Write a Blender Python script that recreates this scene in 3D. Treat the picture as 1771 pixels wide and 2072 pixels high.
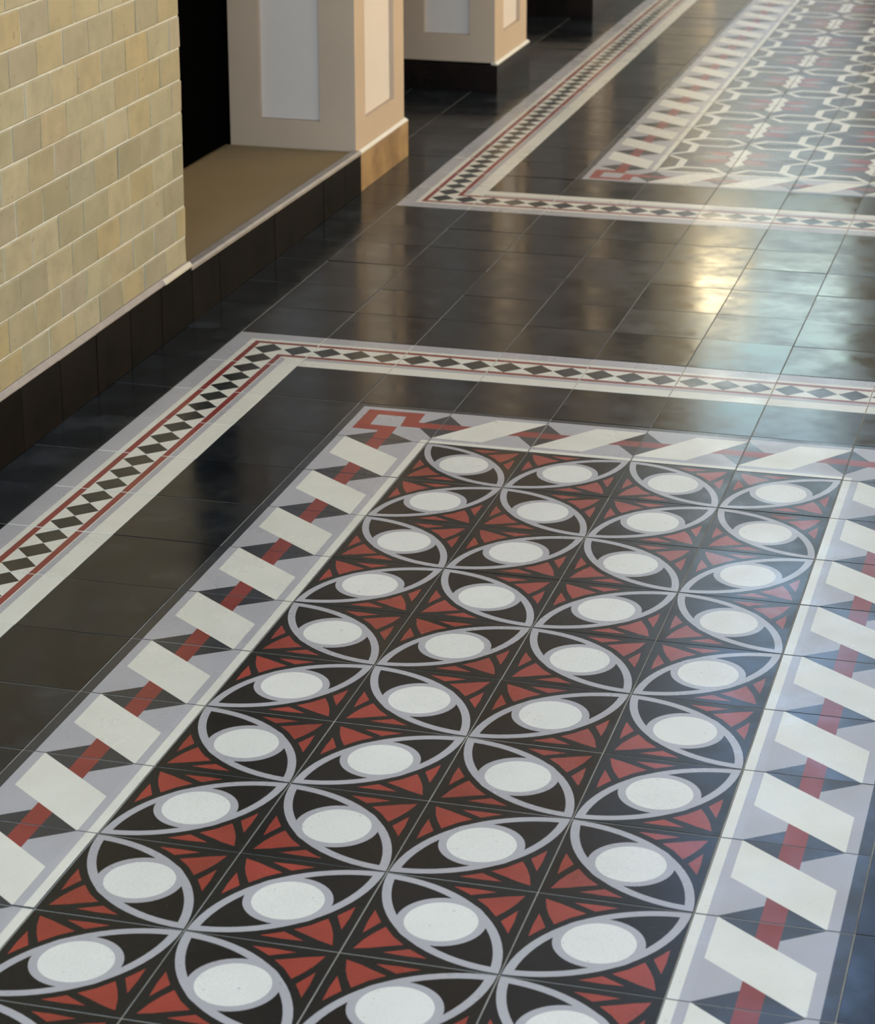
import bpy, bmesh, math, random
from mathutils import Vector, Matrix
from mathutils.geometry import delaunay_2d_cdt

for o in list(bpy.data.objects):
    bpy.data.objects.remove(o)
SC = bpy.context.scene
COL = SC.collection
S = 0.2                       # one floor tile is 20 cm; lengths below are in tiles
rnd = random.Random(7)

# ------------------------------------------------------------------ camera
W, H = 1771.0, 2072.0
FPX, CX, CY = 4963.683, 984.752, 640.594
CAMPOS = (6.13439596, -21.50019666, 7.93382859)
RIGHT = (0.9681752103, 0.2502619127, 0.0023952426)
DOWN = (0.0736211083, -0.2756409934, -0.9584372568)
FWD = (-0.2392001141, 0.9281115331, -0.2852933361)
cam = bpy.data.cameras.new('camera')
cam.sensor_fit = 'HORIZONTAL'
cam.sensor_width = 36.0
cam.lens = FPX / W * 36.0
cam.shift_x = (W / 2 - CX) / W
cam.shift_y = (CY - H / 2) / W
cam.clip_start = 0.05
cam.clip_end = 200
cam.dof.use_dof = True
cam.dof.focus_distance = 4.0
cam.dof.aperture_fstop = 12.0
co = bpy.data.objects.new('camera', cam)
COL.objects.link(co)
m = Matrix((
    (RIGHT[0], -DOWN[0], -FWD[0], CAMPOS[0] * S),
    (RIGHT[1], -DOWN[1], -FWD[1], CAMPOS[1] * S),
    (RIGHT[2], -DOWN[2], -FWD[2], CAMPOS[2] * S),
    (0, 0, 0, 1)))
co.matrix_world = m
SC.camera = co

# ------------------------------------------------------------------ world, exposure
SC.view_settings.view_transform = 'Standard'
SC.view_settings.look = 'None'
SC.view_settings.gamma = 1
SC.view_settings.use_curve_mapping = False
SC.view_settings.exposure = 0.50

world = bpy.data.worlds.new('sky')
SC.world = world
world.use_nodes = True
wn = world.node_tree.nodes
wl = world.node_tree.links
wn.clear()
w_out = wn.new('ShaderNodeOutputWorld')
w_bg = wn.new('ShaderNodeBackground')
w_bg.inputs['Strength'].default_value = 3.2
w_tc = wn.new('ShaderNodeTexCoord')
w_sep = wn.new('ShaderNodeSeparateXYZ')
w_map = wn.new('ShaderNodeMapRange')
w_map.inputs['From Min'].default_value = -1
w_map.inputs['From Max'].default_value = 1
w_ramp = wn.new('ShaderNodeValToRGB')
w_ramp.color_ramp.elements[0].position = 0.0
w_ramp.color_ramp.elements[0].color = (0.46, 0.36, 0.22, 1)      # sunlit pavement below the horizon
w_ramp.color_ramp.elements[1].position = 0.49
w_ramp.color_ramp.elements[1].color = (0.52, 0.42, 0.28, 1)
for pos, c in ((0.51, (0.95, 0.93, 0.86)), (0.62, (0.85, 0.95, 0.90)), (0.645, (0.66, 0.94, 0.90)), (0.67, (0.48, 0.68, 0.80)), (0.72, (0.36, 0.58, 0.98)), (1.0, (0.23, 0.31, 0.48))):
    e = w_ramp.color_ramp.elements.new(pos)
    e.color = (*c, 1)
wl.new(w_tc.outputs['Generated'], w_sep.inputs[0])
wl.new(w_sep.outputs['Z'], w_map.inputs['Value'])
wl.new(w_map.outputs[0], w_ramp.inputs[0])
# warm haze toward the street side, where the low sun is veiled
w_dot = wn.new('ShaderNodeVectorMath')
w_dot.operation = 'DOT_PRODUCT'
w_dot.inputs[1].default_value = (0.85, 0.50, 0.0)
wl.new(w_tc.outputs['Generated'], w_dot.inputs[0])
w_warm = wn.new('ShaderNodeMapRange')
w_warm.inputs['From Min'].default_value = 0.35
w_warm.inputs['From Max'].default_value = 0.95
wl.new(w_dot.outputs['Value'], w_warm.inputs['Value'])
w_mix = wn.new('ShaderNodeMix')
w_mix.data_type = 'RGBA'
w_mix.inputs[7].default_value = (1.22, 0.95, 0.56, 1)
wl.new(w_warm.outputs[0], w_mix.inputs[0])
wl.new(w_ramp.outputs[0], w_mix.inputs[6])
wl.new(w_mix.outputs[2], w_bg.inputs['Color'])
wl.new(w_bg.outputs[0], w_out.inputs[0])

# ------------------------------------------------------------------ materials
def lin(c):
    def f(v):
        v = v / 255.0
        return v / 12.92 if v <= 0.04045 else ((v + 0.055) / 1.055) ** 2.4
    return (f(c[0]), f(c[1]), f(c[2]), 1)


class NT:
    def __init__(self, name):
        self.m = bpy.data.materials.new(name)
        self.m.use_nodes = True
        self.n = self.m.node_tree.nodes
        self.l = self.m.node_tree.links
        self.b = self.n['Principled BSDF']

    def new(self, t, **kw):
        k = self.n.new(t)
        for a, v in kw.items():
            setattr(k, a, v)
        return k

    def math(self, op, a, b=None, clamp=False):
        k = self.new('ShaderNodeMath', operation=op, use_clamp=clamp)
        for i, v in enumerate((a, b)):
            if v is None:
                continue
            if isinstance(v, (int, float)):
                k.inputs[i].default_value = v
            else:
                self.l.new(v, k.inputs[i])
        return k.outputs[0]

    def mix(self, fac, a, b, blend='MIX'):
        k = self.new('ShaderNodeMix', data_type='RGBA', blend_type=blend)
        for i, v in ((0, fac), (6, a), (7, b)):
            if isinstance(v, (int, float)):
                k.inputs[i].default_value = v
            elif isinstance(v, tuple):
                k.inputs[i].default_value = v
            else:
                self.l.new(v, k.inputs[i])
        return k.outputs[2]

    def noise(self, vec, scale, detail=2.0, rough=0.5):
        k = self.new('ShaderNodeTexNoise')
        k.inputs['Scale'].default_value = scale
        k.inputs['Detail'].default_value = detail
        k.inputs['Roughness'].default_value = rough
        self.l.new(vec, k.inputs['Vector'])
        return k.outputs[0]

    def rng(self, v, a, b, c, d):
        k = self.new('ShaderNodeMapRange')
        self.l.new(v, k.inputs[0])
        for i, x in enumerate((a, b, c, d)):
            k.inputs[i + 1].default_value = x
        return k.outputs[0]


def coords(t, per_object=True):
    """world position, shifted by a random amount for each object so marks break at the joints"""
    g = t.new('ShaderNodeNewGeometry')
    if not per_object:
        return g.outputs['Position'], None
    oi = t.new('ShaderNodeObjectInfo')
    mul = t.math('MULTIPLY', oi.outputs['Random'], 37.0)
    add = t.new('ShaderNodeVectorMath', operation='ADD')
    cmb = t.new('ShaderNodeCombineXYZ')
    for i in range(3):
        t.l.new(mul, cmb.inputs[i])
    t.l.new(g.outputs['Position'], add.inputs[0])
    t.l.new(cmb.outputs[0], add.inputs[1])
    return add.outputs[0], oi.outputs['Random']


def cement(name, col, speck=None, speck_amt=0.0, rough=0.26, vary=0.10, wave=0.0006, spec=0.5, cloud=0.10, scuff=0.0):
    """polished cement tile body: fine aggregate, cloudy tone, gently uneven polish"""
    t = NT(name)
    vec, r = coords(t)
    base = lin(col)
    c = base
    cl = t.noise(vec, 14, 3)
    c = t.mix(1.0, base, t.mix(t.rng(cl, 0.3, 0.7, 0, 1), (1 - cloud,) * 3 + (1,), (1 + cloud,) * 3 + (1,)), 'MULTIPLY')
    tone = t.rng(r, 0, 1, 1 - vary, 1 + vary)
    comb = t.new('ShaderNodeCombineColor')
    for i in range(3):
        t.l.new(tone, comb.inputs[i])
    c = t.mix(1.0, c, comb.outputs[0], 'MULTIPLY')
    g = t.new('ShaderNodeNewGeometry')
    if speck:
        fine = t.noise(g.outputs['Position'], 900, 1.5, 0.6)
        c = t.mix(t.rng(fine, 0.55, 0.70, 0, speck_amt), c, lin(speck))
        pit = t.noise(g.outputs['Position'], 150, 1.0, 0.5)
        c = t.mix(t.rng(pit, 0.735, 0.76, 0, 0.7 * min(1, speck_amt * 2)), c, lin(speck))
    if scuff:
        sc = t.noise(vec, 5.5, 5, 0.65)
        c = t.mix(t.rng(sc, 0.55, 0.8, 0, scuff), c, lin((120, 124, 126)))
    t.l.new(c, t.b.inputs['Base Color'])
    rn = t.noise(vec, 9, 4, 0.6)
    rr = t.math('ADD', t.rng(rn, 0.3, 0.7, rough - 0.07, rough + 0.09), t.rng(r, 0, 1, -0.04, 0.05))
    t.l.new(rr, t.b.inputs['Roughness'])
    t.b.inputs['Specular IOR Level'].default_value = spec
    hn = t.noise(vec, 4.0, 0.5, 0.4)
    fn = t.noise(g.outputs['Position'], 500, 1.0, 0.5)
    h = t.math('ADD', t.math('MULTIPLY', hn, wave), t.math('MULTIPLY', fn, 0.000012))
    bp = t.new('ShaderNodeBump')
    bp.inputs['Strength'].default_value = 1.0
    bp.inputs['Distance'].default_value = 1.0
    t.l.new(h, bp.inputs['Height'])
    t.l.new(bp.outputs[0], t.b.inputs['Normal'])
    return t.m


def plain(name, col, rough=0.6, vary=0.0, blotch=0.06, scale=6, spec=0.4, col2=None, bump=0.0):
    t = NT(name)
    vec, r = coords(t)
    n = t.noise(vec, scale, 4, 0.6)
    base = lin(col)
    if col2:
        c = t.mix(t.rng(n, 0.35, 0.65, 0, 1), base, lin(col2))
    else:
        c = t.mix(1.0, base, t.mix(t.rng(n, 0.3, 0.7, 0, 1), (1 - blotch,) * 3 + (1,), (1 + blotch,) * 3 + (1,)), 'MULTIPLY')
    if vary:
        tone = t.rng(r, 0, 1, 1 - vary, 1 + vary)
        comb = t.new('ShaderNodeCombineColor')
        for i in range(3):
            t.l.new(tone, comb.inputs[i])
        c = t.mix(1.0, c, comb.outputs[0], 'MULTIPLY')
    t.l.new(c, t.b.inputs['Base Color'])
    t.b.inputs['Roughness'].default_value = rough
    t.b.inputs['Specular IOR Level'].default_value = spec
    if bump:
        bn = t.noise(vec, scale * 6, 3)
        bp = t.new('ShaderNodeBump')
        bp.inputs['Strength'].default_value = 0.5
        bp.inputs['Distance'].default_value = bump
        t.l.new(bn, bp.inputs['Height'])
        t.l.new(bp.outputs[0], t.b.inputs['Normal'])
    return t.m


def glazed(name, cols):
    """hand glazed wall tile: each tile takes its own tone from the ramp"""
    t = NT(name)
    vec, r = coords(t)
    ramp = t.new('ShaderNodeValToRGB')
    els = ramp.color_ramp.elements
    els[0].position, els[0].color = 0.0, lin(cols[0])
    els[1].position, els[1].color = 1.0, lin(cols[-1])
    for i, c in enumerate(cols[1:-1]):
        e = els.new((i + 1) / (len(cols) - 1))
        e.color = lin(c)
    t.l.new(r, ramp.inputs[0])
    n = t.noise(vec, 16, 4, 0.6)
    c = t.mix(t.rng(n, 0.4, 0.7, 0, 0.5), ramp.outputs[0], lin((128, 124, 98)))
    n2 = t.noise(vec, 60, 2, 0.5)
    c = t.mix(t.rng(n2, 0.68, 0.74, 0, 0.4), c, lin((110, 100, 76)))
    t.l.new(c, t.b.inputs['Base Color'])
    t.b.inputs['Roughness'].default_value = 0.42
    bn = t.noise(vec, 12, 1)
    bp = t.new('ShaderNodeBump')
    bp.inputs['Strength'].default_value = 1.0
    bp.inputs['Distance'].default_value = 0.0012
    t.l.new(bn, bp.inputs['Height'])
    t.l.new(bp.outputs[0], t.b.inputs['Normal'])
    return t.m


M = {}
M['field_black'] = cement('charcoal_cement', (26, 29, 31), (84, 90, 92), 0.08, rough=0.15, spec=0.24, vary=0.25, cloud=0.3, scuff=0.18, wave=0.0006)
M['ink_black'] = cement('ink_black_cement', (17, 18, 19), (104, 108, 108), 0.12, rough=0.26, spec=0.25)
M['lens_black'] = cement('lens_black_cement', (20, 23, 23), (104, 108, 106), 0.12, rough=0.26, spec=0.25)
M['slate'] = cement('slate_blue_cement', (42, 47, 52), (100, 105, 108), 0.05, rough=0.24)
M['green_black'] = cement('green_black_cement', (32, 36, 35), (80, 85, 84), 0.04, rough=0.26)
M['red'] = cement('red_oxide_cement', (140, 48, 36), (196, 128, 112), 0.25, rough=0.30, cloud=0.14)
M['deep_red'] = cement('deep_red_cement', (128, 50, 45), (160, 90, 80), 0.10, rough=0.28)
M['white'] = cement('white_terrazzo', (220, 217, 203), (140, 140, 134), 0.55, rough=0.34, vary=0.03, cloud=0.03)
M['grey'] = cement('lavender_grey_cement', (166, 163, 161), (128, 126, 126), 0.35, rough=0.30, vary=0.04, cloud=0.04)
M['pale_grey'] = cement('pale_grey_cement', (168, 165, 163), (140, 138, 138), 0.3, rough=0.28, vary=0.05, cloud=0.04)
M['cream'] = cement('cream_cement', (214, 210, 192), (165, 160, 146), 0.35, rough=0.30, vary=0.04, cloud=0.04)
M['hex_grey'] = cement('hex_field_grey', (66, 62, 60), (110, 110, 108), 0.06, rough=0.26)
M['edge'] = plain('tile_edge', (92, 88, 80), 0.7)
M['grout'] = plain('floor_grout', (150, 146, 132), 0.75, blotch=0.2, scale=20)
M['mortar'] = plain('wall_mortar', (204, 202, 190), 0.8, blotch=0.1, scale=30)
M['glaze'] = glazed('cream_glaze', [(168, 160, 130), (158, 150, 122), (172, 154, 116), (160, 150, 130), (148, 140, 112), (172, 162, 134), (168, 150, 108), (154, 148, 126)])
M['skirt'] = plain('dark_skirting', (22, 16, 13), 0.42, vary=0.3, col2=(9, 8, 7), scale=9, spec=0.04)
M['fillet'] = plain('grey_fillet', (150, 140, 132), 0.45, blotch=0.12, scale=30)
M['nosing'] = plain('worn_nosing', (146, 136, 126), 0.35, blotch=0.15, scale=18)
M['landing'] = plain('brown_landing', (134, 113, 78), 0.75, blotch=0.08, scale=3)
M['frame'] = plain('beige_paint', (182, 161, 138), 0.6, blotch=0.04, scale=4, bump=0.0004)
M['panel'] = plain('pale_panel_paint', (206, 195, 184), 0.6, blotch=0.025, scale=4, bump=0.0003)
M['tan_reflect'] = plain('reflection_tan_stone', (172, 138, 92), 0.22, col2=(134, 104, 68), scale=7, spec=0.6)  # tan colour carries light mirrored in the darker polished stone
M['dark_stone'] = plain('dark_brown_stone', (32, 25, 22), 0.25, col2=(20, 16, 14), scale=7, spec=0.3)
M['moulding'] = plain('pale_moulding', (196, 186, 166), 0.3, blotch=0.06, scale=20)
M['plaster'] = plain('plaster', (184, 178, 166), 0.8)
M['void'] = plain('matte_black', (4, 4, 4), 0.95, spec=0.0)  # flat black for the darkness of the bays; lamp frame uses it too
M['outside'] = plain('outside_plaster', (150, 146, 134), 0.8)

# ------------------------------------------------------------------ helpers
def tag(o, label=None, cat=None, group=None, kind=None):
    if label: o['label'] = label
    if cat: o['category'] = cat
    if group: o['group'] = group
    if kind: o['kind'] = kind
    return o


def link(name, mesh, parent=None, loc=(0, 0, 0)):
    o = bpy.data.objects.new(name, mesh)
    COL.objects.link(o)
    o.location = loc
    if parent is not None:
        o.parent = parent
    return o


class MB:
    """collects geometry in tile units and links it as one mesh object in metres"""
    def __init__(self):
        self.bm = bmesh.new()
        self.mats = []

    def mi(self, mat):
        if mat not in self.mats:
            self.mats.append(mat)
        return self.mats.index(mat)

    def face(self, pts, mat):
        vs = [self.bm.verts.new(Vector(p) * S) for p in pts]
        f = self.bm.faces.new(vs)
        f.material_index = self.mi(mat)
        return f

    def box(self, a, b, mat, bevel=0.0):
        x0, y0, z0 = a
        x1, y1, z1 = b
        P = [(x0, y0, z0), (x1, y0, z0), (x1, y1, z0), (x0, y1, z0), (x0, y0, z1), (x1, y0, z1), (x1, y1, z1), (x0, y1, z1)]
        v = [self.bm.verts.new(Vector(p) * S) for p in P]
        fs = []
        for q in ((0, 3, 2, 1), (4, 5, 6, 7), (0, 1, 5, 4), (1, 2, 6, 5), (2, 3, 7, 6), (3, 0, 4, 7)):
            f = self.bm.faces.new([v[i] for i in q])
            f.material_index = self.mi(mat)
            fs.append(f)
        if bevel:
            es = list({e for f in fs for e in f.edges})
            bmesh.ops.bevel(self.bm, geom=es, offset=bevel * S, segments=2, profile=0.6, affect='EDGES', clamp_overlap=True)

    def prism(self, poly, axis, a, b, mat):
        """extrude a 2-D outline along an axis: axis 'y' takes (x, z) points"""
        def P(u, w, t):
            return {'y': (u, t, w), 'x': (t, u, w), 'z': (u, w, t)}[axis]
        A = [P(u, w, a) for u, w in poly]
        B = [P(u, w, b) for u, w in poly]
        n = len(poly)
        va = [self.bm.verts.new(Vector(p) * S) for p in A]
        vb = [self.bm.verts.new(Vector(p) * S) for p in B]
        k = self.mi(mat)
        for f in (self.bm.faces.new(va), self.bm.faces.new(vb[::-1])):
            f.material_index = k
        for i in range(n):
            f = self.bm.faces.new([va[(i + 1) % n], va[i], vb[i], vb[(i + 1) % n]])
            f.material_index = k

    def build(self, name, parent=None):
        bmesh.ops.recalc_face_normals(self.bm, faces=self.bm.faces)
        me = bpy.data.meshes.new(name)
        self.bm.to_mesh(me)
        self.bm.free()
        for mt in self.mats:
            me.materials.append(M[mt])
        return link(name, me, parent)

# ------------------------------------------------------------------ floor tile patterns
# a pattern = base material + list of (material, polygon) painted in order; tile runs 0..1 in a (right) and b (away)
def arc(cx, cy, r, a0, a1, n):
    return [(cx + r * math.cos(math.radians(a0 + (a1 - a0) * i / n)), cy + r * math.sin(math.radians(a0 + (a1 - a0) * i / n))) for i in range(n + 1)]


def vesica(r, n=18):
    # arcs about (1,0) and (0,1)
    R2 = r * r
    # meeting points on the diagonal a=b: (1-a)^2 + a^2 = R2
    a = (2 - math.sqrt(4 - 8 * (1 - R2))) / 4
    t0 = math.degrees(math.atan2(a, a - 1))
    t1 = math.degrees(math.atan2(1 - a, -a))
    left = arc(1, 0, r, t0, t1, n)
    right = [(y, x) for x, y in left][::-1]
    return left + right[1:-1]


def clipc(p):
    return (min(1, max(0, p[0])), min(1, max(0, p[1])))


def rot(poly, k):
    for _ in range(k):
        poly = [(1 - y, x) for x, y in poly]
    return poly


def curved_red(corners, bulge):
    return corners


LENS = []
LENS.append(('grey', vesica(0.990)))
LENS.append(('ink_black', vesica(0.930)))
half = [
    [(.066, .935), (.098, .82), (.135, .735), (.186, .645), (.265, .745), (.352, .820), (.245, .865), (.17, .900)],
    [(.068, .748), (.142, .598), (.100, .53), (.064, .468), (.060, .61)],
    [(.252, .932), (.402, .858), (.470, .900), (.534, .936), (.39, .940)],
]
for poly in half:
    LENS.append(('red', poly))
    LENS.append(('red', [(1 - x, 1 - y) for x, y in poly]))
LENS.append(('grey', arc(.5, .5, .287, 0, 360, 40)[:-1]))
LENS.append(('white', arc(.5, .5, .232, 0, 360, 40)[:-1]))

BAND = [
    ('grey', [(.09, 0), (.92, 0), (.92, 1), (.09, 1)]),
    ('pale_grey', [(.862, 0), (.92, 0), (.92, 1), (.862, 1)]),
    ('slate', [(.17, 0), (.51, .25), (.85, 0)]),
    ('slate', [(.17, 1), (.51, .75), (.85, 1)]),
    ('deep_red', [(.434, 0), (.587, 0), (.587, .20), (.434, .31)]),
    ('deep_red', [(.434, 1), (.587, 1), (.587, .69), (.434, .80)]),
    ('cream', [(.17, .5), (.17, .995), (.18, .995), (.85, .5), (.85, .005), (.84, .005)]),
]
CORNER = [
    ('grey', [(.085, 0), (1, 0), (1, .915), (.085, .915)]),
    ('slate', [(.17, 0), (.51, .25), (.85, 0)]),
    ('slate', [(1, .15), (.75, .49), (1, .83)]),
    ('red', [(.165, .835), (.745, .84), (.75, .566), (1, .566), (1, .413), (.608, .413), (.585, .705), (.295, .705), (.305, .392),
             (.587, .385), (.587, 0), (.434, 0), (.43, .245), (.16, .25)]),
    ('cream', [(.92, 0), (1, 0), (1, .08), (.92, .08)]),
]
DIAMOND = [
    ('pale_grey', [(0, 0), (.205, 0), (.205, 1), (0, 1)]),
    ('deep_red', [(.27, 0), (.335, 0), (.335, 1), (.27, 1)]),
    ('deep_red', [(.66, 0), (.725, 0), (.725, 1), (.66, 1)]),
    ('grey', [(.735, 0), (.80, 0), (.80, 1), (.735, 1)]),
] + [('green_black', [(.337, c), (.4975, c + 1 / 6 - .002), (.658, c), (.4975, c - 1 / 6 + .002)]) for c in (1 / 6, .5, 5 / 6)]
DCORNER = [   # outer corner is a=0, b=1
    ('pale_grey', [(0, 0), (.205, 0), (.205, .795), (1, .795), (1, 1), (0, 1)]),
    ('deep_red', [(.27, 0), (.335, 0), (.335, .665), (1, .665), (1, .73), (.27, .73)]),
    ('deep_red', [(.66, 0), (.725, 0), (.725, .275), (1, .275), (1, .34), (.66, .34)]),
    ('grey', [(.735, 0), (.80, 0), (.80, .20), (.735, .265)]),
] + [('green_black', [(a - .16, b), (a, b + 1 / 6 - .002), (a + .16, b), (a, b - 1 / 6 + .002)]) for a, b in ((.4975, 1 / 6), (.4975, .5), (5 / 6, .5))]
# quarter of the hexagon-and-star repeat: star at a=0, b=1; hexagon nodes at the other corners
HEXA = [
    ('cream', [(0, 0), (.23, .30), (.70, .30), (1, 0)]),
    ('hex_grey', [(.10, 0), (.28, .225), (.68, .225), (.90, 0)]),
    ('cream', [(1, 0), (.69, .28), (.69, .72), (1, 1)]),
    ('hex_grey', [(1, .10), (.80, .27), (.80, .73), (1, .90)]),
    ('deep_red', [(.09, .90), (.34, .90), (.50, .62), (.30, .60), (.14, .66)]),
    ('grey', [(.12, 1), (.22, .95), (.40, .935), (.67, 1)]),
    ('cream', [(0, 1), (.14, 1), (.075, .80), (.145, .60), (0, .38)]),
]


def inside(pt, poly):
    x, y = pt
    c = False
    j = len(poly) - 1
    for i in range(len(poly)):
        xi, yi = poly[i]
        xj, yj = poly[j]
        if (yi > y) != (yj > y) and x < (xj - xi) * (y - yi) / (yj - yi) + xi:
            c = not c
        j = i
    return c


JOINT = 0.0042            # half a joint
BEV = 0.0030
THICK = 0.10


def tile_mesh(name, base, shapes):
    a0, a1 = JOINT + BEV, 1 - JOINT - BEV
    co2, polys = [], []
    edges = []

    def addpoly(poly):
        idx = []
        for p in poly:
            idx.append(len(co2))
            co2.append(Vector((min(a1, max(a0, p[0])), min(a1, max(a0, p[1])))))
        for i in range(len(idx)):
            edges.append((idx[i], idx[(i + 1) % len(idx)]))
    n_b = 4
    for p in ((a0, a0), (a1, a0), (a1, a1), (a0, a1)):
        co2.append(Vector(p))
    for i in range(4):
        edges.append((i, (i + 1) % 4))
    for mt, poly in shapes:
        addpoly(poly)
    vs, es, fs, _, _, _ = delaunay_2d_cdt(co2, edges, [], 1, 1e-6)
    mats = [base] + sorted({s[0] for s in shapes if s[0] != base})
    verts = [(v.x * S, v.y * S, 0) for v in vs]
    faces, mi = [], []
    for f in fs:
        P = [vs[i] for i in f]
        area = abs(sum(P[i].x * P[(i + 1) % len(P)].y - P[(i + 1) % len(P)].x * P[i].y for i in range(len(P)))) / 2
        if area < 1e-9:
            continue
        c = (sum(p.x for p in P) / len(P), sum(p.y for p in P) / len(P))
        mt = base
        for s, poly in shapes:
            if inside(c, poly):
                mt = s
        ar = sum(P[i].x * P[(i + 1) % len(P)].y - P[(i + 1) % len(P)].x * P[i].y for i in range(len(P)))
        faces.append(list(f) if ar > 0 else list(f)[::-1])
        mi.append(mats.index(mt))
    # worn arris and sides: one loop of quads down from the outline
    rim = len(mats)
    k = len(verts)
    for z, g in ((0, a0), (-0.0020 * S, JOINT), (-THICK * S, JOINT)):
        for p in ((g, g), (1 - g, g), (1 - g, 1 - g), (g, 1 - g)):
            verts.append((p[0] * S, p[1] * S, z))
    for lv in range(2):
        for i in range(4):
            a, b = k + lv * 4 + i, k + lv * 4 + (i + 1) % 4
            faces.append([a + 4, b + 4, b, a])
            mi.append(0 if base != 'cream' else 0)
    me = bpy.data.meshes.new(name)
    me.from_pydata(verts, [], faces)
    for i, p in enumerate(me.polygons):
        p.material_index = mi[i]
    for mt in mats:
        me.materials.append(M[mt])
    me.update()
    return me


def mirror_a(shapes):
    return [(m_, [(1 - x, y) for x, y in p]) for m_, p in shapes]


def mirror_b(shapes):
    return [(m_, [(x, 1 - y) for x, y in p]) for m_, p in shapes]


def rots(shapes, k):
    return [(m_, rot(p, k)) for m_, p in shapes]


CACHE = {}


def get(kind, fn):
    if kind not in CACHE:
        CACHE[kind] = fn()
    return CACHE[kind]


# base of BAND: strip a<.09 is slate black, strip a>.92 is cream -> base slate, cream strip painted
BANDS = [('cream', [(.92, 0), (1, 0), (1, 1), (.92, 1)])] + BAND
CORNERS = CORNER


def tile_kind(i, j):
    """name, mesh for the tile whose lower-left corner is grid (i, j)"""
    if j <= 2:           # near carpet: rows ..2 ; field rows j<=-1
        top = j
        if 0 <= i <= 3 and j <= -1:
            even = (i + j) % 2 == 0
            return 'lens_tile', get('lens%d' % even, lambda: tile_mesh('lens_tile', 'lens_black', LENS if even else mirror_a(LENS)))
        if i == -1 and j <= -1:
            return 'band_tile', get('bandL', lambda: tile_mesh('band_tile', 'slate', BANDS))
        if i == 4 and j <= -1:
            return 'band_tile', get('bandR', lambda: tile_mesh('band_tile', 'slate', rots(BANDS, 2)))
        if j == 0 and 0 <= i <= 3:
            return 'band_tile', get('bandT', lambda: tile_mesh('band_tile', 'slate', rots(BANDS, 3)))
        if j == 0 and i == -1:
            return 'band_corner_tile', get('cTL', lambda: tile_mesh('band_corner_tile', 'slate', CORNERS))
        if j == 0 and i == 4:
            return 'band_corner_tile', get('cTR', lambda: tile_mesh('band_corner_tile', 'slate', rots(CORNERS, 3)))
        if i == -3 and j <= 1:
            return 'diamond_tile', get('dL', lambda: tile_mesh('diamond_tile', 'cream', DIAMOND))
        if i == 6 and j <= 1:
            return 'diamond_tile', get('dR', lambda: tile_mesh('diamond_tile', 'cream', rots(DIAMOND, 2)))
        if j == 2 and -2 <= i <= 5:
            return 'diamond_tile', get('dT', lambda: tile_mesh('diamond_tile', 'cream', rots(DIAMOND, 3)))
        if j == 2 and i == -3:
            return 'diamond_corner_tile', get('dTL', lambda: tile_mesh('diamond_corner_tile', 'cream', DCORNER))
        if j == 2 and i == 6:
            return 'diamond_corner_tile', get('dTR', lambda: tile_mesh('diamond_corner_tile', 'cream', rots(DCORNER, 3)))
    if j >= 9:
        if 0 <= i <= 3 and j >= 12:
            fa, fb = i % 2 == 0, j % 2 == 1
            def mk():
                sh = HEXA
                if fa: sh = mirror_a(sh)
                if fb: sh = mirror_b(sh)
                return tile_mesh('hexagon_tile', 'hex_grey', sh)
            return 'hexagon_tile', get('hex%d%d' % (fa, fb), mk)
        if i == -1 and j >= 12:
            return 'band_tile', get('bandL', lambda: tile_mesh('band_tile', 'slate', BANDS))
        if i == 4 and j >= 12:
            return 'band_tile', get('bandR', lambda: tile_mesh('band_tile', 'slate', rots(BANDS, 2)))
        if j == 11 and 0 <= i <= 3:
            return 'band_tile', get('bandB', lambda: tile_mesh('band_tile', 'slate', rots(BANDS, 1)))
        if j == 11 and i == -1:
            return 'band_corner_tile', get('cBL', lambda: tile_mesh('band_corner_tile', 'slate', mirror_b(CORNERS)))
        if j == 11 and i == 4:
            return 'band_corner_tile', get('cBR', lambda: tile_mesh('band_corner_tile', 'slate', rots(CORNERS, 2)))
        if i == -3 and j >= 10:
            return 'diamond_tile', get('dL', lambda: tile_mesh('diamond_tile', 'cream', DIAMOND))
        if i == 6 and j >= 10:
            return 'diamond_tile', get('dR', lambda: tile_mesh('diamond_tile', 'cream', rots(DIAMOND, 2)))
        if j == 9 and -2 <= i <= 5:
            return 'diamond_tile', get('dB', lambda: tile_mesh('diamond_tile', 'cream', rots(DIAMOND, 1)))
        if j == 9 and i == -3:
            return 'diamond_corner_tile', get('dBL', lambda: tile_mesh('diamond_corner_tile', 'cream', mirror_b(DCORNER)))
        if j == 9 and i == 6:
            return 'diamond_corner_tile', get('dBR', lambda: tile_mesh('diamond_corner_tile', 'cream', rots(DCORNER, 2)))
    return 'plain_tile', get('plain', lambda: tile_mesh('plain_tile', 'field_black', []))


# the rows were not laid perfectly even: true distance of each row line
YK = [(-20, -20), (0, .015), (1, 1.01), (2, 2.0), (3, 3.05), (4, 4.07), (5, 5.08), (6, 6.13), (7, 7.10), (8, 8.03), (9, 9.06), (10, 10.15),
      (11, 11.10), (12, 12.02), (13, 13.03), (14, 13.99), (16, 15.985), (18, 17.985), (20, 19.96), (22, 21.89), (24, 23.87), (26, 25.77), (28, 27.65), (40, 39.0)]


def YR(j):
    for (a, ya), (b, yb) in zip(YK, YK[1:]):
        if a <= j <= b:
            return ya + (yb - ya) * (j - a) / (b - a)
    return j


def project(x, y, z=0.0):
    d = (x - CAMPOS[0], y - CAMPOS[1], z - CAMPOS[2])
    q = [sum(a * b for a, b in zip(r, d)) for r in (RIGHT, DOWN, FWD)]
    if q[2] <= 0.1:
        return None
    return (FPX * q[0] / q[2] + CX, FPX * q[1] / q[2] + CY)


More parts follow.
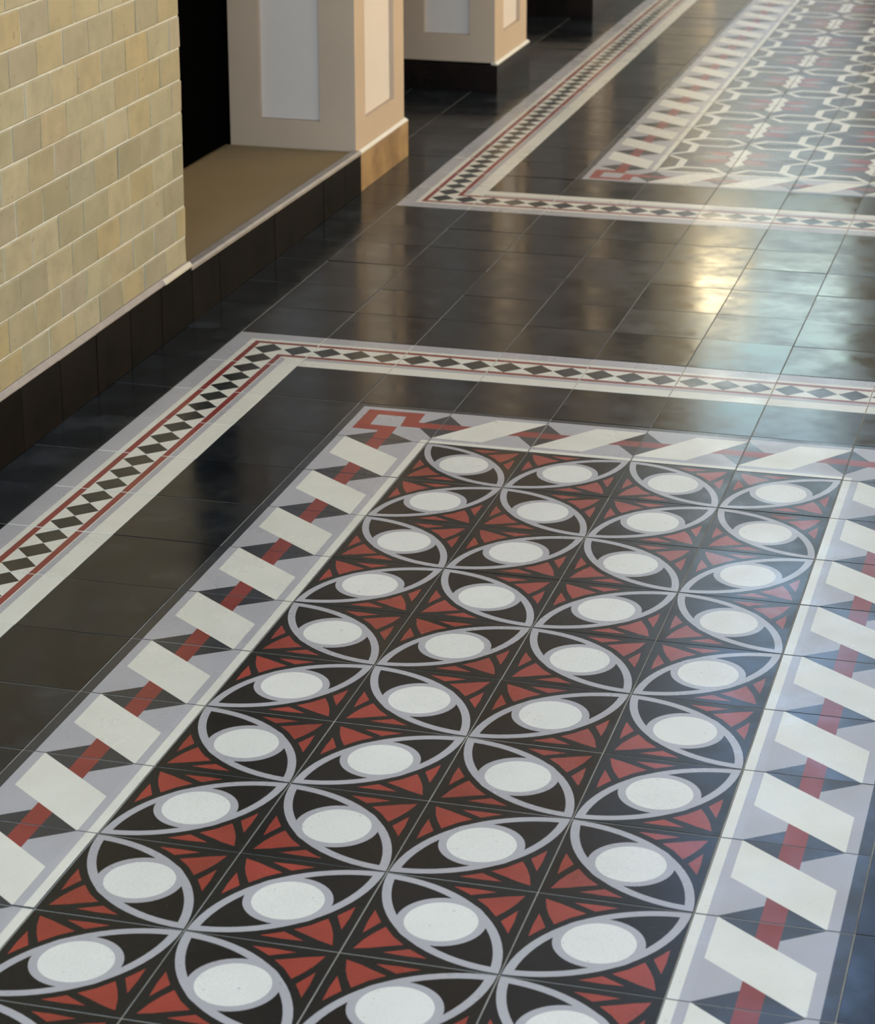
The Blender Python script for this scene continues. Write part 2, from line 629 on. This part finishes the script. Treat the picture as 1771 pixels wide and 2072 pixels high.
# ------------------------------------------------------------------ large structure
YF0, YF1 = -25, 39
XL, XR = -3.65, 12.65
mb = MB()
mb.box((-9.0, YF0, -1.0), (XR + 1.3, YF1, -0.0026), 'grout')
floor = mb.build('floor')
tag(floor, kind='structure', label='polished charcoal cement floor with two patterned tile carpets')

cells = []
for i in range(-6, 13):
    for j in range(-14, 38):
        if i < -4 and not (11 <= j <= 31):
            continue
        x0, x1, y0, y1 = i, i + 1, YR(j), YR(j + 1)
        pts = [project(x, y) for x, y in ((x0, y0), (x1, y0), (x1, y1), (x0, y1))]
        vis = 0.0
        if all(pts):
            cx_ = sum(p[0] for p in pts) / 4
            cy_ = sum(p[1] for p in pts) / 4
            near = any(-5 <= p[0] <= W + 5 and -5 <= p[1] <= H + 5 for p in pts)
            # hidden under the wall, the step or the pillars
            hid = (i <= -4 and j < 12) or (i <= -5 and not (12 <= j <= 16 or 19 <= j <= 24))
            ar = abs(sum(pts[k][0] * pts[(k + 1) % 4][1] - pts[(k + 1) % 4][0] * pts[k][1] for k in range(4))) / 2
            vis = ar if near else 0.0
            if hid:
                vis = vis * 0.2
            if i <= -4 and j <= 3 and near:
                vis = ar
        cells.append((vis, i, j))
cells.sort(reverse=True)
single = [c for c in cells[:292] if c[0] > 0]
singleset = {(i, j) for _, i, j in single}
for _, i, j in single:
    nm, me = tile_kind(i, j)
    o = link(nm, me, floor)
    y0, y1 = YR(j), YR(j + 1)
    dev = 0.0022 if nm == 'plain_tile' else 0.0013
    tx, ty = rnd.gauss(0, dev), rnd.gauss(0, dev)
    o.scale = (1, (y1 - y0), 1)
    o.rotation_euler = (tx, ty, rnd.gauss(0, 0.0008))
    # keep every tile's highest corner near the common level
    o.location = (i * S, y0 * S, (-0.0004 + abs(rnd.gauss(0, 0.0006)) - min(0, tx, -ty, tx - ty)) * S)
# the remaining floor, farther or outside the view, joined
rest_v, rest_f, rest_m, mats_all = [], [], [], []
for _, i, j in cells:
    if (i, j) in singleset:
        continue
    nm, me = tile_kind(i, j)
    y0, y1 = YR(j), YR(j + 1)
    k = len(rest_v)
    for v in me.vertices:
        rest_v.append((v.co.x + i * S, v.co.y * (y1 - y0) + y0 * S, v.co.z))
    loc = []
    for mt in me.materials:
        if mt.name not in mats_all:
            mats_all.append(mt.name)
        loc.append(mats_all.index(mt.name))
    for p in me.polygons:
        rest_f.append([k + q for q in p.vertices])
        rest_m.append(loc[p.material_index])
me = bpy.data.meshes.new('outlying_tiles')
me.from_pydata(rest_v, [], rest_f)
for i_, p in enumerate(me.polygons):
    p.material_index = rest_m[i_]
for n_ in mats_all:
    me.materials.append(bpy.data.materials[n_])
o = link('outlying_tiles', me, floor)
tag(o, kind='stuff')

# left wall ---------------------------------------------------------
WE = 3.24                # where the left wall ends
ZS = 0.65                # top of the skirting
mb = MB()
mb.box((-5.4, YF0, 0.0), (-3.7055, WE - 0.01, 16.0), 'mortar')
wall = mb.build('wall_left')
tag(wall, kind='structure', label='wall of cream glazed brick-shaped tiles above a dark skirting')
PIT_Y, PIT_Z = 0.6075, 0.3535
z_lines = [0.70, 0.997, 1.348, 1.699, 2.050, 2.410, 2.769, 3.118, 3.470, 3.830, 4.185, 4.54, 4.89, 5.245]
JW = 0.021
stuff = MB()


def wall_tile(y0, y1, z0, z1, target=None, dx=0.0):
    b = target or MB()
    b.box((-3.755 + dx, y0 + JW / 2, z0 + JW / 2), (-3.695 + dx, y1 - JW / 2, z1 - JW / 2), 'glaze', 0.010)
    return b


tile_cache = {}
for r in range(len(z_lines) - 1 + 14):
    if r < len(z_lines) - 1:
        z0, z1 = z_lines[r], z_lines[r + 1]
    else:
        z0 = z_lines[-1] + (r - len(z_lines) + 1) * PIT_Z
        z1 = z0 + PIT_Z
    ph = -1.02 if r % 2 == 0 else -0.71
    n = -20
    jig = rnd.gauss(0, 0.006)
    while True:
        y0 = ph + n * PIT_Y + jig
        y1 = y0 + PIT_Y
        n += 1
        if y0 > WE - 0.03:
            break
        y1 = min(y1, WE)
        if y1 - y0 < 0.05:
            continue
        if y1 < -9:
            continue
        if -3.4 < y1 and r < 11:
            w, h = round(y1 - y0, 3), round(z1 - z0, 3)
            key = (w, h)
            if key not in tile_cache:
                b = MB()
                b.box((-0.06, JW / 2, JW / 2), (0, w - JW / 2, h - JW / 2), 'glaze', 0.010)
                ob = b.build('tile', wall)
                tile_cache[key] = ob.data
            else:
                ob = link('tile', tile_cache[key], wall)
            ry_, rz_ = rnd.gauss(0, 0.010), rnd.gauss(0, 0.008)
            # set the tile so that no corner sinks into the mortar
            ob.location = ((-3.699 + abs(rnd.gauss(0, 0.003)) + max(0, -ry_ * h) + max(0, rz_ * w)) * S, y0 * S, z0 * S)
            ob.rotation_euler = (rnd.gauss(0, 0.002), ry_, rz_)
        else:
            wall_tile(y0, y1, z0, z1, stuff)
o = stuff.build('outlying_tiles', wall)
tag(o, kind='stuff')

# dark skirting along the wall ---------------------------------------
mb = MB()
mb.box((-3.76, -14, 0.0), (-3.675, WE, ZS - 0.01), 'skirt')
base = mb.build('baseboard_left')
tag(base, kind='structure', label='near-black tile skirting under the cream tiled wall')
jy = [-3.9, -3.0, -2.12, -1.22, -0.32, 0.57, 1.46, 2.33, WE]
jy = [-3.9 - 0.9 * k for k in range(9, 0, -1)] + jy
for a, b_ in zip(jy, jy[1:]):
    mb = MB()
    mb.box((-3.70, a + .006, 0.004), (-3.645 + rnd.gauss(0, .002), b_ - .006, ZS), 'skirt', 0.006)
    mb.build('skirting_tile', base)
mb = MB()
mb.prism([(-3.72, ZS - .01), (-3.648, ZS - .01), (-3.648, ZS + .012), (-3.690, ZS + .058), (-3.72, ZS + .058)], 'y', -14, WE - .005, 'fillet')
mb.build('mortar_fillet', base)
mb = MB()
mb.prism([(-3.70, ZS - .004), (-3.640, ZS - .004), (-3.640, ZS + .016), (-3.672, ZS + .052), (-3.70, ZS + .052)], 'y', WE - .78, WE + .02, 'moulding')
tag(mb.build('end_trim', base), label='bright polished end of the skirting top')

# step / landing -----------------------------------------------------
P1A, P1B = 9.60, 11.93   # first pillar along y
Z0, Z1 = 0.655, 0.585    # riser height at its near and far ends
step = bpy.data.objects.new('raised_threshold', None)
COL.objects.link(step)
step.location = (-4.6 * S, 6.4 * S, 0)
tag(step, 'raised brown landing with dark tiled riser between the cream wall and the first pillar', 'step')


def to_step(ob):
    ob.parent = step
    ob.matrix_parent_inverse = Matrix.Translation(-Vector(step.location))
    return ob


mb = MB()
bmv = []
for (x, y, z) in ((-5.62, WE, 0), (-3.70, WE, 0), (-3.70, P1A, 0), (-5.62, P1A, 0), (-5.62, WE, Z0 - .02), (-3.70, WE, Z0 - .02), (-3.70, P1A, Z1 - .02), (-5.62, P1A, Z1 - .02)):
    bmv.append((x, y, z))
for q in ((0, 3, 2, 1), (4, 5, 6, 7), (0, 1, 5, 4), (1, 2, 6, 5), (2, 3, 7, 6), (3, 0, 4, 7)):
    mb.face([bmv[k] for k in q], 'landing')
to_step(mb.build('landing'))
ry = [WE + .01, 4.12, 5.08, 6.05, 7.01, 7.96, 8.32 + .55, P1A]
for a, b_ in zip(ry, ry[1:]):
    za = Z0 + (Z1 - Z0) * (a - WE) / (P1A - WE)
    zb = Z0 + (Z1 - Z0) * (b_ - WE) / (P1A - WE)
    mb = MB()
    x0, x1 = -3.70, -3.648 + rnd.gauss(0, .002)
    a2, b2 = a + .005, b_ - .005
    P = [(x0, a2, .004), (x1, a2, .004), (x1, b2, .004), (x0, b2, .004), (x0, a2, za - .055), (x1, a2, za - .055), (x1, b2, zb - .055), (x0, b2, zb - .055)]
    for q in ((0, 3, 2, 1), (4, 5, 6, 7), (0, 1, 5, 4), (1, 2, 6, 5), (2, 3, 7, 6), (3, 0, 4, 7)):
        mb.face([P[k] for k in q], 'skirt')
    to_step(mb.build('riser_tile'))
mb = MB()
P = []
for y, z in ((WE + .01, Z0), (P1A, Z1)):
    P += [(-3.76, y, z - .018), (-3.76, y, z), (-3.665, y, z), (-3.640, y, z - .02), (-3.640, y, z - .052), (-3.70, y, z - .052)]
for k in range(6):
    mb.face([P[k], P[(k + 1) % 6], P[6 + (k + 1) % 6], P[6 + k]], 'nosing')
mb.face(P[:6], 'nosing')
mb.face(P[6:], 'nosing')
to_step(mb.build('nosing'))

# pillars ------------------------------------------------------------
def recess_face(mb, o, u, v, w, h, hole, depth, nrm, mat):
    """rectangle w x h at o spanned by u, v with a recess (u0,u1,v0,v1) of given depth"""
    o, u, v, nrm = Vector(o), Vector(u), Vector(v), Vector(nrm)
    u0, u1, v0, v1 = hole
    def P(a, b, d=0.0):
        return tuple(o + u * a + v * b - nrm * d)
    for a0, a1, b0, b1 in ((0, w, 0, v0), (0, w, v1, h), (0, u0, v0, v1), (u1, w, v0, v1)):
        mb.face([P(a0, b0), P(a1, b0), P(a1, b1), P(a0, b1)], mat)
    c = [(u0, v0), (u1, v0), (u1, v1), (u0, v1)]
    for k in range(4):
        a, b = c[k], c[(k + 1) % 4]
        mb.face([P(*a), P(*b), P(*b, depth), P(*a, depth)], mat)
    mb.face([P(u0, v0, depth), P(u1, v0, depth), P(u1, v1, depth), P(u0, v1, depth)], mat)


def pillar(x0, x1, y0, y1, zb, ztop, front, side, plinth, label):
    """x0..x1, y0..y1 footprint of the shaft; zb plinth top; front / side = panel spans"""
    root = bpy.data.objects.new('pillar', None)
    COL.objects.link(root)
    loc = Vector(((x0 + x1) / 2 * S, (y0 + y1) / 2 * S, 0))
    root.location = loc
    tag(root, label, 'pillar', None)
    def fit(ob):
        ob.parent = root
        ob.matrix_parent_inverse = Matrix.Translation(-loc)
        return ob
    D = 0.075
    mb = MB()
    h = ztop - zb
    recess_face(mb, (x0, y0, zb), (1, 0, 0), (0, 0, 1), x1 - x0, h, (front[0] - x0, front[1] - x0, front[2] - zb, h - 1.2), D, (0, -1, 0), 'frame')
    recess_face(mb, (x1, y0, zb), (0, 1, 0), (0, 0, 1), y1 - y0, h, (side[0] - y0, side[1] - y0, side[2] - zb, h - 1.2), D, (1, 0, 0), 'frame')
    mb.face([(x1, y1, zb), (x0, y1, zb), (x0, y1, ztop), (x1, y1, ztop)], 'frame')
    mb.face([(x0, y1, zb), (x0, y0, zb), (x0, y0, ztop), (x0, y1, ztop)], 'frame')
    mb.face([(x0, y0, ztop), (x1, y0, ztop), (x1, y1, ztop), (x0, y1, ztop)], 'frame')
    mb.face([(x0, y0, zb), (x0, y1, zb), (x1, y1, zb), (x1, y0, zb)], 'frame')
    bmesh.ops.remove_doubles(mb.bm, verts=mb.bm.verts, dist=1e-5)
    fit(mb.build('shaft'))
    mb = MB()
    mb.box((front[0] + .003, y0 + D - .012, front[2] + .003), (front[1] - .003, y0 + D - .001, zb + h - 1.203), 'panel')
    tag(fit(mb.build('recessed_panel')), label='pale grey panel on the front face')
    mb = MB()
    mb.box((x1 - D + .001, side[0] + .003, side[2] + .003), (x1 - D + .012, side[1] - .003, zb + h - 1.203), 'panel')
    tag(fit(mb.build('recessed_panel')), label='pale panel on the face toward the tiled floor')
    mb = MB()
    e = 0.055
    mb.box((x0 - .02, y0 - plinth[1], 0.0), (x1 + e, y1 + plinth[2], zb - 0.03), plinth[0], 0.008)
    fit(mb.build('plinth'))
    mb = MB()
    mb.prism([(x1 - .05, zb - .03), (x1 + e, zb - .03), (x1 + e, zb - .018), (x1 + .012, zb + .012), (x1 - .05, zb + .012)], 'y', y0 - plinth[1], y1 + plinth[2], 'moulding')
    fit(mb.build('plinth_cap'))
    return root


pillar(-5.52, -3.722, P1A, P1B, 0.55, 16, (-5.08, -4.225, .96), (10.06, 11.44, .945), ('tan_reflect', -0.0, 0.03),
       'nearest beige panelled pillar, standing on a polished plinth with reflected light painted in tan beside the raised landing')
PW = -3.605
pillar(-5.36, PW, 16.78, 18.97, 0.485, 16, (-4.80, -4.03, .93), (17.35, 18.50, .91), ('dark_stone', 0.03, 0.03),
       'middle beige panelled pillar with a near-black plinth, second from the cream tiled wall')
pillar(-5.36, PW, 24.2, 26.35, 0.485, 16, (-4.80, -4.03, .93), (24.75, 25.90, .91), ('dark_stone', 0.03, 0.03),
       'farthest pillar, only its dark plinth showing at the top edge of the photo')

# black panels added behind the pillars, standing for the unlit bays ----------------------
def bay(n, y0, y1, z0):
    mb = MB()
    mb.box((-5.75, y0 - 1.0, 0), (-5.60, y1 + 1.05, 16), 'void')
    d = mb.build('bay_dark_%d' % n)
    tag(d, kind='structure', label='added black panel standing for the unlit bay between the pillars')
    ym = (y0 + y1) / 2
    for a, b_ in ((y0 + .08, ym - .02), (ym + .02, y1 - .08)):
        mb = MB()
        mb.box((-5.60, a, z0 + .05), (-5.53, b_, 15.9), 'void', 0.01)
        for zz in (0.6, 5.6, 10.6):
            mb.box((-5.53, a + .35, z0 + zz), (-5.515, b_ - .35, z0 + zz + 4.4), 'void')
        mb.build('bay_dark_leaf', d)
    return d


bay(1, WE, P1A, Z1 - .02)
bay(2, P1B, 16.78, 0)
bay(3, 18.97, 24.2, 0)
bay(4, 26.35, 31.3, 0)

# the rest of the room, beyond the frame -------------------------------
mb = MB()
mb.box((-6.2, WE, 16.0), (XL - .05, YF1, 33.0), 'plaster')
mb.box((-6.2, -11.5, 16.0), (XL - .05, WE, 33.0), 'plaster')
mb.box((-5.36, 31.3, 0), (PW, 33.5, 16), 'plaster')
mb.box((-6.2, 33.5, 0), (PW, YF1 - 1, 16), 'plaster')
o = mb.build('trim_1')
tag(o, kind='structure', label='plaster wall above the pillars')
mb = MB()
mb.box((-6.2, -11.5, 33.0), (XR + 1.3, YF1, 33.5), 'plaster')
tag(mb.build('ceiling'), kind='structure', label='plain plaster ceiling')
mb = MB()
for k in range(-5, 6):
    y = 2.6 + 7.1 * k
    wd = 4.4 if y < 8 else 1.6
    if y + wd < YF1 and y > YF0:
        mb.box((XR, y, 0), (XR + 1.3, y + wd, 19), 'plaster')
mb.box((XR, -11.5, 19), (XR + 1.3, YF1, 33), 'plaster')
tag(mb.build('wall_right'), kind='structure', label='open arcade wall on the street side')
mb = MB()
EX0, EX1 = PW, 0.2
mb.box((EX1, YF1 - 1, 0), (XR + 1.3, YF1, 17), 'plaster')
mb.box((1.8, YF1 - 1, 17), (XR + 1.3, YF1, 33), 'plaster')
mb.box((-6.2, YF1 - 1, 32), (1.8, YF1, 33), 'plaster')
mb.box((-6.2, YF1 - 1, 0), (EX0, YF1, 25), 'plaster')
tag(mb.build('wall_back'), kind='structure', label='far end wall with a tall doorway')

# building across the street beyond the far doorway
mb = MB()
mb.box((-40, 72, -1), (30, 76, 16.2), 'outside')
b = mb.build('street_building')
tag(b, 'long low plastered building across the street beyond the far doorway', 'building')

# added lamp, unseen, placed for the warm spot the floor mirrors
gl = bpy.data.materials.new('added_lantern_glow')
gl.use_nodes = True
gb = gl.node_tree.nodes['Principled BSDF']
gb.inputs['Base Color'].default_value = (0.9, 0.8, 0.6, 1)
gb.inputs['Emission Color'].default_value = (1.0, 0.82, 0.50, 1)
gb.inputs['Emission Strength'].default_value = 8.0
M['added_lantern_glow'] = gl
lx, ly, lz = -2.9, 37.2, 8.6
lan = bpy.data.objects.new('added_lantern', None)
COL.objects.link(lan)
lan.location = (lx * S, ly * S, lz * S)
tag(lan, 'added unseen lamp on a rod in the far doorway, for the warm floor reflection', 'added_lantern')


def to_lan(ob):
    ob.parent = lan
    ob.matrix_parent_inverse = Matrix.Translation(-Vector(lan.location))
    return ob


mb = MB()
mb.box((lx - .58, ly - .58, lz - .8), (lx + .58, ly + .58, lz + .8), 'added_lantern_glow')
to_lan(mb.build('glass'))
mb = MB()
for sx in (-1, 1):
    for sy in (-1, 1):
        mb.box((lx + sx * .62 - .05, ly + sy * .62 - .05, lz - .85), (lx + sx * .62 + .05, ly + sy * .62 + .05, lz + .85), 'void')
mb.box((lx - .7, ly - .7, lz - .9), (lx + .7, ly + .7, lz - .8), 'void')
mb.box((lx - .7, ly - .7, lz + .8), (lx + .7, ly + .7, lz + .95), 'void')
to_lan(mb.build('frame'))
mb = MB()
mb.box((lx - .04, ly - .04, lz + .95), (lx + .04, ly + .04, 32), 'void')
to_lan(mb.build('rod'))
